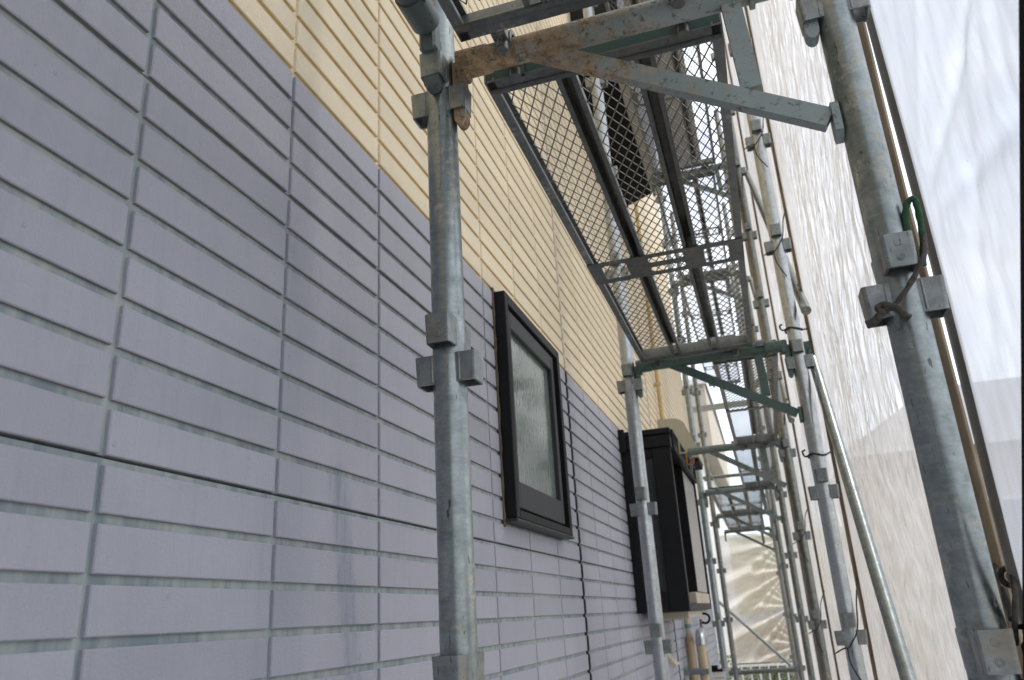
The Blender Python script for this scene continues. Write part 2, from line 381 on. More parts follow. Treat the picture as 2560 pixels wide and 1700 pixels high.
# ------------------------------------------------------------------ the house being painted
house = thing('house', 'two storey house wall of lavender and cream tile siding beside the scaffold', 'house', None, (0, 0, GZ))
YE = 26 * LC; Y0 = -22 * LC; R0, R1 = -26, 88; ZT = R1 * HR
def hp(mb, name, mats, parent=house): # parts given in world space
    o = mb.obj(name, mats, parent); o.location = (0, 0, -GZ) if parent is house else (0, 0, 0); return o
m = MB(); m.box((-6, Y0, GZ), (-0.02, YE - 0.004, ZT + 0.02)); hp(m, 'wall', 'house_core')
m = MB(); m.box((-6.002, YE - 0.003, GZ + 0.002), (-0.012, YE + 0.014, ZT)); hp(m, 'end_wall', 'paint_cream')
m = MB(); m.box((-6.4, Y0 - 0.4, ZT + 0.021), (0.55, YE + 0.5, ZT + 0.16)); m.add([(-6.4, Y0 - 0.4, ZT + 0.161), (0.55, Y0 - 0.4, ZT + 0.161), (0.55, YE + 0.5, ZT + 0.161), (-6.4, YE + 0.5, ZT + 0.161), (-3, Y0 - 0.4, ZT + 1.6), (-3, YE + 0.5, ZT + 1.6)], [(1, 2, 5, 4), (3, 0, 4, 5), (0, 1, 4), (2, 3, 5)]); hp(m, 'roof', 'roof_grey')  # roof out of view, added so its eaves cut light from above
zs = [R0 * HR, -8 * HR, 0, 8 * HR, ZT]
for a, b in zip(zs[:-1], zs[1:]):
    for ya, yb in ((Y0, 7 * LC - 0.009), (7 * LC, 15 * LC - 0.009), (15 * LC, YE)):
        m = MB(); m.box((-0.018, ya, a), (-0.0057, yb, b - 0.0026)); hp(m, 'siding_panel', 'siding_groove')
# tiles: the 300 that show largest one by one, the rest joined
TW, TH, TD = LC - 0.009, HR - 0.0098, 0.0058
def tile_geo(mb, y, z, w=TW, h=TH, mi=0, ei=1):
    b = 0.0013; x0, x1, x2 = -TD, -b, 0.0
    P = [(x0, y, z), (x0, y + w, z), (x0, y + w, z + h), (x0, y, z + h), (x1, y, z), (x1, y + w, z), (x1, y + w, z + h), (x1, y, z + h),
         (x2, y + b, z + b), (x2, y + w - b, z + b), (x2, y + w - b, z + h - b), (x2, y + b, z + h - b)]
    mb.add(P, [(8, 9, 10, 11), (4, 5, 9, 8), (5, 6, 10, 9), (6, 7, 11, 10), (7, 4, 8, 11), (1, 2, 6, 5), (2, 3, 7, 6), (3, 0, 4, 7)], mi)
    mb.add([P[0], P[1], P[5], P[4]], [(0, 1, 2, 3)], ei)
WINS = [(1.256, 1.84, 0.06, 0.66), (3.13, 4.40, -0.17, 0.64), (2.95, 4.36, 2.62, 3.3)]
tiles = []
for r in range(R0, R1):
    for c in range(-22, 26):
        y, z = c * LC, r * HR
        if any(y > a and y + TW < b and z > d and z + TH < e for a, b, d, e in WINS): continue
        A = 0
        cs = [proj((0, yy, zz)) for yy, zz in ((y, z), (y + TW, z), (y + TW, z + TH), (y, z + TH))]
        if min(q[2] for q in cs) > 0.1:
            cl = [(min(max(q[0], 0), W), min(max(q[1], 0), H)) for q in cs]
            A = abs(sum(cl[i][0] * cl[(i + 1) % 4][1] - cl[(i + 1) % 4][0] * cl[i][1] for i in range(4))) / 2
            u, v = sum(q[0] for q in cs) / 4, sum(q[1] for q in cs) / 4
            if u > 1215 and v < 900 and u > 1215 + (v - 215) * 0.57: A *= 0.15      # behind the walkway
        tiles.append((A, r, c, y, z))
tiles.sort(reverse=True)
tm = {}
for k in (0, 1):
    mb = MB(); tile_geo(mb, 0, 0); tm[k] = mb.mesh('tile', ['paint_cream', 'shade_ochre'] if k else ['paint_lavender', 'shade_brown'])
rest = MB()
for i, (A, r, c, y, z) in enumerate(tiles):
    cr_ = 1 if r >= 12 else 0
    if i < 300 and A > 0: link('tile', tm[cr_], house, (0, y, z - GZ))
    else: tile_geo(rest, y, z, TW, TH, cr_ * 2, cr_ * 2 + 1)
o = hp(rest, 'tile_field', ['paint_lavender', 'shade_brown', 'paint_cream', 'shade_ochre']); tag(o, kind='stuff')
nm = MB(); torus(nm, (0.0, 0, 0), 0.0022, 0.0005, (1, 0, 0), 16, 5); NM = nm.mesh('nail_head', ['paint_lavender'])
for yy, zz in ((-0.121, 0.363), (-0.127, 0.191), (0.308, 0.358), (0.306, 0.194), (0.008, 0.012), (0.103, -0.131)): link('nail_head', NM, house, (0, yy, zz - GZ))
# open movement joints between siding boards
def joint(y, r0, r1, mat, rad=0.0042):
    mb = MB(); pts = []
    for r in range(r0, r1):
        z = r * HR; k = 0.0012 * noise.noise((r * 1.7, y, 0))
        pts += [(-0.002, y - 0.0045 + k, z - 0.003), (0.0022, y - 0.0045, z + 0.005), (0.0022, y - 0.0045 + k, z + TH - 0.004), (-0.002, y - 0.0045, z + TH + 0.002)]
    mb.tube(pts, rad, 8); hp(mb, 'joint_sealant', mat)
joint(7 * LC, R0, 12, 'sealant_black'); joint(7 * LC, 12, R1, 'pvc_cream'); joint(15 * LC, R0, 12, 'sealant_black', 0.003); joint(15 * LC, 12, R1, 'pvc_cream', 0.003)

# --- first window
def window1():
    y0, y1, z0, z1 = 1.256, 1.838, 0.060, 0.662; D = 0.034
    f = MB()
    f.bbox((-0.004, y0, z0), (D, y0 + 0.028, z1)); f.bbox((-0.004, y1 - 0.03, z0), (D, y1, z1))
    f.bbox((-0.004, y0 + 0.028, z1 - 0.03), (D, y1 - 0.03, z1)); f.bbox((-0.004, y0 + 0.028, z0), (D, y1 - 0.03, z0 + 0.022))
    w = hp(f, 'window', 'black_alu')
    w['label'] = 'black framed obscure glass window beside the first scaffold post'
    s = MB(); a, b, c_, d = y0 + 0.03, y1 - 0.06, z0 + 0.03, z1 - 0.036
    s.bbox((0.002, a, c_), (0.026, a + 0.034, d)); s.bbox((0.002, b - 0.03, c_), (0.026, b, d))
    s.bbox((0.002, a + 0.034, d - 0.05), (0.026, b - 0.03, d)); s.bbox((0.002, a + 0.034, c_), (0.026, b - 0.03, c_ + 0.068))
    s.obj('sash', 'dark_grey_alu', w)
    g = MB(); g.box((0.006, a + 0.03, c_ + 0.06), (0.012, b - 0.026, d - 0.046)); g.obj('pane', 'obscure_glass', w)
    k = MB(); k.box((-0.004, b + 0.003, z0 + 0.022), (0.010, y1 - 0.03, z1 - 0.03)); k.obj('track', 'black_alu', w)
    for zz in (z1 - 0.05, z0 + 0.06):
        q = MB(); q.bbox((0.010, y1 - 0.048, zz - 0.012), (0.018, y1 - 0.04, zz + 0.012), 0.001); q.obj('clip', 'bolt_silver', w)
    s = MB(); s.bbox((-0.004, y0 - 0.006, z0 - 0.009), (D + 0.003, y1 + 0.004, z0 - 0.001)); s.obj('sill', 'dark_grey_alu', w)
    c = MB()
    pts = [(0.001, y0 - 0.004, z0 - 0.02 + i * (z1 - z0 + 0.03) / 26) for i in range(27)]
    c.tube([(p[0], p[1] + 0.0012 * math.sin(i * 2.3), p[2]) for i, p in enumerate(pts)], [0.0045 + 0.0012 * math.sin(i * 1.7) for i in range(27)], 6)
    hp(c, 'caulk_bead', 'caulk_brown')
window1()

# --- bay window (black box) with hook rail
def bay():
    y0, y1, X, z0, z1 = 3.118, 4.40, 0.235, -0.178, 0.645
    b = MB()
    b.bbox((0.0, y0, z0), (0.045, y0 + 0.05, z1 - 0.09), 0.003)                        # cheek frame towards the camera
    b.bbox((X - 0.088, y0, z0), (X, y0 + 0.05, z1 - 0.09), 0.003)
    b.bbox((0.045, y0 + 0.001, z1 - 0.135), (X - 0.088, y0 + 0.05, z1 - 0.09), 0.003); b.bbox((0.045, y0 + 0.001, z0), (X - 0.088, y0 + 0.05, z0 + 0.085), 0.003)
    b.bbox((0.0, y0 + 0.05, z0), (X, y1, z0 + 0.03), 0.003)                             # floor slab
    b.bbox((0.0, y1 - 0.04, z0 + 0.03), (X, y1, z1 - 0.09), 0.003)
    w = hp(b, 'bay_window', 'black_alu'); w['label'] = 'projecting black bay window box with a rail of hooks'
    t = MB(); t.bbox((-0.003, y0 - 0.006, z1 - 0.088), (X + 0.004, y1 + 0.006, z1 - 0.03), 0.003); t.bbox((-0.003, y0 - 0.012, z1 - 0.028), (X + 0.01, y1 + 0.012, z1), 0.004)
    t.bbox((-0.004, y0 - 0.024, z1 - 0.1), (0.03, y0 - 0.013, z1 + 0.012), 0.003)
    t.obj('roof_cap', 'dark_grey_alu' if False else 'black_alu', w)
    g = MB(); g.box((0.043, y0 + 0.018, z0 + 0.083), (X - 0.086, y0 + 0.024, z1 - 0.133)); g.obj('pane', 'clear_glass', w)
    i_ = MB(); i_.box((0.052, y0 + 0.026, z0 + 0.085), (0.088, y0 + 0.03, z1 - 0.14)); i_.obj('blind', 'grey_panel', w)
    # front: open black sash, then pale sliding panels
    f = MB(); f.box((0.11, y0 + 0.06, z0 + 0.05), (0.12, 3.70, z1 - 0.1)); f.obj('inner_back', 'black_matte', w)
    f = MB(); f.bbox((X - 0.03, y0 + 0.055, z0 + 0.06), (X - 0.022, y0 + 0.075, z1 - 0.11)); f.obj('edge_trim', 'grey_panel', w)
    f = MB(); f.bbox((X - 0.03, 3.68, z0 + 0.09), (X - 0.008, 4.33, z1 - 0.11), 0.003); f.obj('sliding_panel', 'grey_panel', w)
    f = MB(); f.bbox((X - 0.05, 3.66, z0 + 0.05), (X - 0.004, 3.678, z1 - 0.1), 0.002); f.obj('stile', 'black_alu', w)
    f = MB(); f.bbox((0.03, y0 + 0.13, z0 - 0.034), (X - 0.02, 4.35, z0 - 0.001), 0.003); f.bbox((0.02, 3.55, z0 + 0.031), (X - 0.002, 4.34, z0 + 0.085), 0.003); f.obj('ledge', 'render_beige', w)
    # hook rail along the front
    h = MB(); xa = X + 0.006
    for zz in (z1 - 0.012, z1 - 0.098): h.obox((xa + 0.008, y0 + 0.02, zz), (xa + 0.008, 4.30, zz), 0.012, 0.012, (0, 0, 1))
    for yy in (y0 + 0.025, 3.9, 4.28): h.obox((xa + 0.008, yy, z1 - 0.098), (xa + 0.008, yy, z1 - 0.012), 0.012, 0.01, (0, 1, 0))
    h.obj('hook_rail', 'black_alu', w)
    for yy, mt, wd_ in ((3.37, 'hook_cream', 0.007), (3.72, 'hook_orange', 0.008)):
        k = MB(); k.obox((xa + 0.016, yy, z1 - 0.012), (xa + 0.016, yy, z1 - 0.085), wd_, wd_, (0, 1, 0)); k.obox((xa + 0.016, yy, z1 - 0.083), (xa + 0.05, yy, z1 - 0.079), wd_, wd_, (0, 1, 0)); k.obox((xa + 0.048, yy, z1 - 0.08), (xa + 0.054, yy, z1 - 0.045), wd_, wd_, (0, 1, 0))
        k.obj('hook', mt, w)
    k = MB(); q = [(0.17, 3.95, z0 - 0.02), (0.225, 3.95, z0 - 0.02)]
    q += [(0.225 + 0.024 * math.sin(a), 3.95, z0 - 0.044 + 0.024 * math.cos(a)) for a in [0.3 * i for i in range(1, 14)]]
    k.tube(q, 0.006, 8); k.obj('hook', 'black_matte', w)
bay()
# upper bay: black underside with pale fascia
b = MB(); b.bbox((0.0, 2.93, 2.60), (0.20, 4.40, 2.64), 0.003); b.add([(0, 4.40, 2.602), (0.20, 4.40, 2.602), (0.0, 4.52, 2.602), (0, 4.40, 2.638), (0.20, 4.40, 2.638), (0.0, 4.52, 2.638)], [(0, 2, 1), (3, 4, 5), (1, 2, 5, 4), (0, 3, 5, 2), (0, 1, 4, 3)])
ub = hp(b, 'bay_window', 'black_matte'); ub['label'] = 'black underside of the upper bay window seen through the walkway mesh'
b = MB(); b.bbox((0.203, 2.93, 2.604), (0.252, 4.38, 2.66), 0.003); b.obj('fascia', 'grey_panel', ub)
b = MB(); b.bbox((0.255, 2.93, 2.606), (0.27, 4.38, 3.35), 0.003); b.obj('frame', 'black_alu', ub)
b = MB(); b.bbox((0.0, 2.94, 2.662), (0.25, 4.37, 3.35), 0.003); b.obj('box_side', 'black_alu', ub)
# range hood cover
def hood():
    out = [(0.0, 1.09), (0.10, 1.088)] + [(0.10 + 0.095 * math.sin(a), 0.993 + 0.095 * math.cos(a)) for a in (0.25, 0.5, 0.75, 1.0)] + [(0.25, 0.86), (0.25, 0.80), (0.0, 0.80)]
    m = MB(); m.prism(out, 4.86, 5.24, lambda a, b, c: (a, c, b)); h = hp(m, 'vent_hood', 'hood_beige'); h['label'] = 'beige curved range hood cover above the bay window'
    m = MB(); m.box((0.01, 4.868, 0.772), (0.242, 5.232, 0.7985)); m.obj('vent_opening', 'black_matte', h)
hood()
# downpipe and lower services
m = MB(); m.tube([(0.03, 4.92, 0.9), (0.03, 4.92, ZT)], 0.016, 16); dp = hp(m, 'downpipe', 'cream_gloss')
for zz in (1.35, 2.3, 3.2):
    m = MB(); m.bbox((-0.006, 4.901, zz), (0.049, 4.939, zz + 0.02), 0.003); m.obj('pipe_bracket', 'cream_gloss', dp)
m = MB(); m.tube([(0.03, 4.93, GZ), (0.03, 4.93, -0.14)], 0.022, 14); pp = hp(m, 'drain_pipe', 'pvc_cream')
m = MB(); m.tube([(0.03, 4.93, -0.285), (0.03, 4.93, -0.262)], 0.0235, 14); m.obj('tape', 'tape_teal', pp)
m = MB(); m.tube([(0.03, 4.93, -1.0), (0.03, 4.93, -0.34)], 0.0275, 14); m.obj('sleeve', 'pvc_tan', pp)
m = MB(); m.tube([(0.115, 4.72, GZ), (0.115, 4.72, -0.385)], 0.028, 16); gp = hp(m, 'insulated_pipe', 'pvc_tan')
arc = [(0.115, 4.72, -0.39)] + [(0.115, 4.72 + 0.11 * (1 - math.cos(a)), -0.39 + 0.075 * math.sin(a)) for a in [i * PI / 8 for i in range(1, 9)]]
m = MB(); m.tube(arc, 0.031, 14); m.obj('elbow', 'galvanized_bright', gp)
m = MB(); m.tube([(0.115, 4.94, GZ), (0.115, 4.94, -0.43)], 0.027, 14); m.obj('riser', 'pvc_grey', gp)
m = MB(); m.tube([(0.115, 4.94, -0.40), (0.115, 4.94, -0.27)], [0.02, 0.011], 12); m.obj('valve', 'galvanized', gp)
m = MB(); m.tube([(0.115, 4.94, -0.28), (0.115, 4.94, -0.235)], 0.009, 10); m.obj('spigot', 'brass_old', gp)
m = MB(); m.bbox((-0.004, 4.64, -0.545), (0.15, 4.76, -0.515), 0.003); m.obj('strap', 'strap_steel', gp)
m = MB(); m.prism([(0, 0), (0.012, 0.0), (0.075, -0.075), (0.06, -0.085), (0.0, -0.03)], 3.72, 3.86, lambda a, b, c: (a, c, b - 0.36)); v = hp(m, 'vent_cap', 'pvc_cream')

# clipboard with paper, hung by the pipes
cb = thing('clipboard', 'white paper sheet on a clipboard hanging beside the pipes', 'clipboard', None, (0.15, 5.1, -0.8))
m = MB(); m.bbox((-0.07, 0.012, -0.03), (0.07, 0.018, 0.25), 0.002); m.obj('board', 'grey_panel', cb)
m = MB(); m.box((-0.065, 0.008, -0.03), (0.065, 0.0105, 0.235)); pg = m.obj('paper', 'paper', cb)
m = MB(); random.seed(3)
for i in range(13):
    zz = 0.195 - i * 0.016; x = -0.05
    while x < 0.045:
        L_ = random.uniform(0.004, 0.014)
        if random.random() < 0.6: m.box((x, 0.0070, zz), (min(x + L_, 0.05), 0.0078, zz + 0.005))
        x += L_ + 0.004
m.obj('print', 'ink', pg)
m = MB(); m.bbox((-0.05, -0.004, 0.235), (0.05, 0.011, 0.252), 0.002); m.tube([(-0.02, 0.004, 0.262), (0.02, 0.004, 0.262)], 0.013, 10); m.obj('clip', 'black_matte', cb)

# ------------------------------------------------------------------ scaffold kit
YF = [0.395, 2.21, 4.02, 5.83, 7.64, 9.45]
XO = [0.807, 0.806, 0.785, 0.757, 0.715, 0.69]
XI = [0.208, 0.208, None, 0.165, 0.135, None]
ZP, DZ = -0.2113, 0.45          # top of the front pockets, pocket spacing
RT = 0.0243
def pocket_mesh(mat):
    w, d, th, c = 0.0190, 0.0470, 0.0032, 0.005; x0 = 0.0145
    def outline(w, d, c): return [(x0, -w)] + [(d - c + c * math.sin(a), -w + c - c * math.cos(a)) for a in (0, PI / 6, PI / 3, PI / 2)] + [(d - c + c * math.cos(a), w - c + c * math.sin(a)) for a in (0, PI / 6, PI / 3, PI / 2)] + [(x0, w)]
    mb = MB(); n = 10; vs = []
    for zz, sh in ((0.0, 0.0), (-0.0425, 0.0022)):
        O = outline(w - sh * 0.4, d - sh, c); I = outline(w - th - sh * 0.4, d - th - sh, max(c - th, 0.001))
        vs += [(x, y, zz) for x, y in O] + [(x, y, zz) for x, y in I]
    fs = []
    for i in range(n - 1):
        fs += [(2 * n + i, 2 * n + i + 1, i + 1, i), (n + i, n + i + 1, 3 * n + i + 1, 3 * n + i), (i, i + 1, n + i + 1, n + i), (3 * n + i, 3 * n + i + 1, 2 * n + i + 1, 2 * n + i)]
    fs += [(0, n, 3 * n, 2 * n), (n - 1, 2 * n - 1 + 2 * n, 3 * n - 1, n - 1)][:1]
    mb.add(vs, fs)
    # weld bead against the tube
    for s_ in (-1, 1): mb.tube([(0.0205, s_ * 0.0165, -0.001), (0.0205, s_ * 0.0165, -0.0405)], 0.003, 6)
    return mb.mesh('pocket', [mat])
POCK = pocket_mesh('pocket_steel')
ring = MB()
for zz in (-0.012, -0.031): torus(ring, (0.0470 - 0.0009 - (0.0006 if zz < -0.02 else 0), 0, zz), 0.0042, 0.0007, (1, 0, 0), 20, 6); torus(ring, (0.0470 - 0.0009 - (0.0006 if zz < -0.02 else 0), 0, zz), 0.0022, 0.0005, (1, 0, 0), 14, 6)
RING = ring.mesh('stamp', ['pocket_steel'])
def tube_mesh(mat, z0, z1):
    mb = MB(); k = 14; pts = [(0, 0, z0 + (z1 - z0) * i / k) for i in range(k + 1)]
    mb.tube(pts, RT, 32); return mb.mesh('tube', [mat])
TUBES = {k: tube_mesh(k, 0, 5.6) for k in ('galvanized', 'galvanized_worn', 'galvanized_bright')}
def post(x, y, label, mat='galvanized', n0=-2, n1=9, stamps=()):
    p = thing('scaffold_post', label, 'scaffold post', 'upright scaffold posts', (x, y, GZ))
    link('tube', TUBES[mat], p)
    for n in range(n0, n1):
        z = ZP + DZ * n - GZ
        for a, dz in ((-PI / 2, 0), (PI / 2, 0), (0, -0.052), (PI, -0.052)):
            q = link('pocket', POCK, p, (0, 0, z + dz), a)
            if n in stamps and a == -PI / 2: link('stamp', RING, q)
    b = MB(); b.bbox((-0.06, -0.06, 0), (0.06, 0.06, 0.006)); b.tube([(0, 0, 0.006), (0, 0, 0.12)], 0.018, 12); b.obj('base_plate', 'galvanized_worn', p)
    return p
post(XI[0], YF[0], 'nearest inner galvanized scaffold post standing in front of the lavender siding', 'galvanized', -2, 9, (0, 1))
post(XI[1], YF[1], 'inner galvanized scaffold post standing just in front of the black bay window', 'galvanized_bright')
post(XI[3], YF[3], 'inner scaffold post just past the bay window, left of the rusty thinner looking one', 'galvanized')
post(XI[4], YF[4], 'farthest inner scaffold post, rusty brown, beside the end sheet', 'galvanized_worn')
post(XO[0], YF[0], 'large galvanized scaffold post at right with the green rope loop', 'galvanized', -2, 9, (0, 1))
post(XO[1], YF[1], 'second outer scaffold post, where the long diagonal tube starts', 'galvanized_bright')
post(XO[2], YF[2], 'third outer scaffold post, carrying the bracket whose free end hangs loose', 'galvanized_worn')
post(XO[3], YF[3], 'fourth outer scaffold post counted from the camera', 'galvanized_worn')
post(XO[4], YF[4], 'fifth outer scaffold post counted from the camera', 'galvanized_worn')
post(XO[5], YF[5], 'last outer scaffold post at the end sheet', 'galvanized_worn')

def wedge(mb, x, y, ztop, zbot, mi=0, wx=0.0125, wy=0.011):
    """tongue with a rounded tip dropped through a pocket"""
    n = 7; pr = [(-1, ztop)] + [(-math.cos(PI * i / n), zbot + 0.014 - 0.014 * math.sin(PI * i / n)) for i in range(n + 1)] + [(1, ztop)]
    mb.prism([(a * wx, b) for a, b in pr], -wy, wy, lambda a, b, c: (x + a, y + c, b), mi)
ZB = 0.686                       # bracket tube centre
def bracket(i, z, mat, label, free=False, x0=None):
    y = YF[i]; xo = XO[i]; xi = x0 if x0 is not None else XI[i]
    b = thing('scaffold_bracket', label, 'bracket', 'brackets carrying the walkways', (xo, y, z))
    m = MB(); m.tube([(xi - xo + 0.052, 0, 0), (-0.05, 0, 0)], 0.0215, 24); m.obj('tube', mat, b)
    m = MB(); m.tube([(xi - xo + 0.034, 0, -0.0002), (xi - xo + 0.085, 0, -0.0002)], 0.0238, 24)
    m.bbox((xi - xo + 0.03, -0.014, -0.032), (xi - xo + 0.052, 0.014, 0.02), 0.004); wedge(m, xi - xo + 0.0342, 0, 0.0, -0.118, 0, 0.0095); m.obj('wedge_head', mat, b)
    m = MB(); m.bbox((-0.054, -0.014, -0.03), (-0.03, 0.014, 0.02), 0.004); wedge(m, -0.0342, 0, 0.0, -0.118, 0, 0.0095); m.obj('wedge_head', mat, b)
    m = MB(); m.tube([(-0.107, 0, 0), (-0.1, 0, 0)], 0.029, 24); m.obj('collar', mat, b)
    s = (xo - xi) / 0.599
    m = MB(); m.obox((-0.445 * s, 0, -0.006), (-0.036, 0, -0.247), 0.018, 0.028, (0, 1, 0)); m.obj('brace', mat, b)
    m = MB(); m.obox((-0.134 * s, 0.0, -0.02), (-0.127 * s, 0.0, -0.172), 0.016, 0.028, (0, 1, 0)); m.obj('strut', mat, b)
    m = MB(); m.prism([(-0.015, -0.02), (-0.005, -0.028), (0.010, -0.028), (0.016, -0.018), (0.016, 0.018), (0.006, 0.027), (-0.010, 0.026), (-0.015, 0.018)], -0.0335, -0.0235, lambda a, bb, c: (c, a, bb - 0.252)); m.obj('foot_plate', mat, b)
    return b
bracket(0, ZB, 'bracket_rusty', 'rusty bracket with diagonal brace between the two nearest posts')
bracket(1, ZB, 'bracket_green', 'dark green bracket across the second pair of posts at lower level')
bracket(2, ZB, 'bracket_grey', 'grey bracket with a free end and hanging wedge beyond the bay window', True, 0.215)
bracket(3, ZB, 'bracket_grey', 'green grey bracket on the third pair of posts at lower level')
bracket(4, ZB, 'bracket_grey', 'pale grey bracket on the fourth pair of posts at lower level')
bracket(5, ZB, 'bracket_green', 'farthest lower bracket above the end sheet with a hanging wedge', True, 0.10)
for i, l in ((1, 'upper level bracket nearest the camera, above the frame'), (2, 'upper level bracket first seen through the near walkway mesh'), (3, 'upper level bracket second seen through the near walkway mesh'), (4, 'upper level bracket third seen, above the far walkways')):
    bracket(i, ZB + 1.8, 'bracket_grey', l, False, XI[i] if XI[i] else 0.215)

# ---- walkway platforms
def expanded(mb, x0, x1, y0, y1, z):
    """expanded metal: diamonds 21 x 47 mm, strands as slanted ribbons"""
    hx, hy = 0.0105, 0.0236; n = int((y1 - y0) / hy); k = max(2, round((x1 - x0) / hx)); hx = (x1 - x0) / k; hy = (y1 - y0) / n
    w, t = 0.00085, 0.0011
    for i in range(k):
        for j in range(n):
            up = (i + j) % 2 == 0
            a = Vector((x0 + i * hx, y0 + (j if up else j + 1) * hy, z)); b = Vector((x0 + (i + 1) * hx, y0 + (j + 1 if up else j) * hy, z))
            s_ = noise.noise((a.x * 9, a.y * 9, 3)) * 0.0012; a.z += s_; b.z += noise.noise((b.x * 9, b.y * 9, 3)) * 0.0012
            d = (b - a).normalized(); r = Vector((-d.y, d.x, 0)) * w
            tl = Vector((0, 0, t)); sl = Vector((0, 0.0008 if up else -0.0008, 0))
            mb.add([a - r - tl, b - r - tl, b + r - tl, a + r - tl, a - r + tl + sl, b - r + tl + sl, b + r + tl + sl, a + r + tl + sl],
                   [(3, 2, 1, 0), (4, 5, 6, 7), (0, 1, 5, 4), (2, 3, 7, 6)])
def chan_out(mb, x, s, y0, y1):
    """side rail: C-channel, web outside, lips inwards (s=+1: lips towards +x)"""
    def B(xa, xb, za, zb):
        mb.box((min(x + s * xa, x + s * xb), y0, za), (max(x + s * xa, x + s * xb), y1, zb))
    B(0, 0.0028, 0.0, 0.050); B(0.0028, 0.017, 0.0, 0.0028); B(0.0028, 0.0125, 0.0472, 0.050); B(0.0142, 0.017, 0.0028, 0.008)
def chan_mid(mb, xa, xb, y0, y1):
    for a, b in ((xa, xa + 0.009), (xb - 0.009, xb)): mb.box((a, y0, 0.0), (b, y1, 0.0025))
    mb.box((xa + 0.0065, y0, 0.0025), (xa + 0.009, y1, 0.044)); mb.box((xb - 0.009, y0, 0.0025), (xb - 0.0065, y1, 0.044)); mb.box((xa + 0.0065, y0, 0.044), (xb - 0.0065, y1, 0.0465))
def plate_holes(mb, xs, ys, holes, z0, z1):
    """flat plate cut on a grid with rectangular holes, corners of holes chamfered"""
    def solid(i, j):
        cx, cy = (xs[i] + xs[i + 1]) / 2, (ys[j] + ys[j + 1]) / 2
        return not any(a < cx < b and c < cy < d for a, b, c, d in holes)
    for i in range(len(xs) - 1):
        for j in range(len(ys) - 1):
            if solid(i, j): mb.box((xs[i], ys[j], z0), (xs[i + 1], ys[j + 1], z1))
    r = 0.008
    for a, b, c, d in holes:
        for px, sx in ((a, 1), (b, -1)):
            for py, sy in ((c, 1), (d, -1)):
                o = [(px, py), (px + sx * r, py), (px + sx * r * 0.3, py + sy * r * 0.3), (px, py + sy * r)]
                if sx * sy < 0: o = o[::-1]
                mb.prism(o, z0, z1)
def make_platform(lanes):
    """meshes of one platform, local x from 0, y from the frame line, z=0 at the underside"""
    ya, yb = 0.05, 1.752
    if lanes == 3: rails = [(0.115, 0.150), (0.247, 0.283)]; wid = 0.393
    else: rails = [(0.1, 0.13)]; wid = 0.232
    P = {}
    rl = MB(); chan_out(rl, 0, 1, ya, yb); P['r0'] = rl.mesh('side_rail', ['rail_steel'])
    rl = MB(); chan_out(rl, 0, -1, ya, yb); P['r1'] = rl.mesh('side_rail', ['rail_steel'])
    P['mid'] = []
    for a, b in rails:
        mb = MB(); chan_mid(mb, a, b, ya + 0.0345, yb - 0.0345); P['mid'].append(mb.mesh('mid_rail', ['platform_steel']))
    edges = [0.009] + [v for r in rails for v in r] + [wid - 0.009]
    mb = MB()
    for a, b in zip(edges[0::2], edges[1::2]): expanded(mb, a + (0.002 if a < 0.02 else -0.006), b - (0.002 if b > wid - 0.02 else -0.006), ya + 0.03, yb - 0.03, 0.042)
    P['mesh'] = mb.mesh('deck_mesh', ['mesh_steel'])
    def endbeam(y0, y1, face):
        mb = MB(); x0, x1 = 0.003, wid - 0.003
        mb.box((x0, y0, 0.0), (x1, y1, 0.003), 0)
        if face: mb.box((x0, y0, 0.003), (x1, y0 + 0.003, 0.048), 1)
        else: mb.box((x0, y1 - 0.003, 0.003), (x1, y1, 0.048), 1)
        mb.tube([((x0), (y1 - 0.006 if face else y0 + 0.006), 0.001), (x1, (y1 - 0.006 if face else y0 + 0.006), 0.001)], 0.0065, 10, True, 0)
        return mb.mesh('end_beam', ['platform_steel', 'green_paint' if lanes == 3 and face else 'wall_tie'])
    P['e0'] = endbeam(ya + 0.001, ya + 0.034, True); P['e1'] = endbeam(yb - 0.034, yb - 0.001, False)
    hk = MB()
    arc = [(0, 0.0 + 0.030 * math.cos(a), 0.0 + 0.030 * math.sin(a)) for a in [PI * (-0.05 + i * 0.115) for i in range(10)]]
    for a, b in zip(arc[:-1], arc[1:]): hk.obox(a, b, 0.026, 0.007, (1, 0, 0))
    hk.tube([(0, 0.034, 0.014), (0, 0.034, -0.022)], 0.01, 10); hk.box((-0.011, 0.034, -0.006), (0.011, 0.056, 0.02))
    P['hook'] = hk.mesh('hook', ['platform_steel'])
    if lanes == 3:
        mb = MB(); h = [(0.034, 0.098, 0.86, 0.952), (0.155, 0.244, 0.858, 0.893), (0.155, 0.244, 0.918, 0.953), (0.296, 0.356, 0.862, 0.954)]
        xs = sorted({0.0, wid} | {v for q in h for v in q[:2]}); ys = sorted({0.84, 0.972} | {v for q in h for v in q[2:]})
        plate_holes(mb, xs, ys, h, -0.0035, -0.0003); P['plate'] = mb.mesh('cross_plate', ['platform_steel'])
    else:
        mb = MB(); mb.box((0, 0.86, -0.0035), (wid, 0.9, -0.0003)); P['plate'] = mb.mesh('cross_plate', ['platform_steel'])
    P['wid'] = wid; return P
PL = {3: make_platform(3), 2: make_platform(2)}
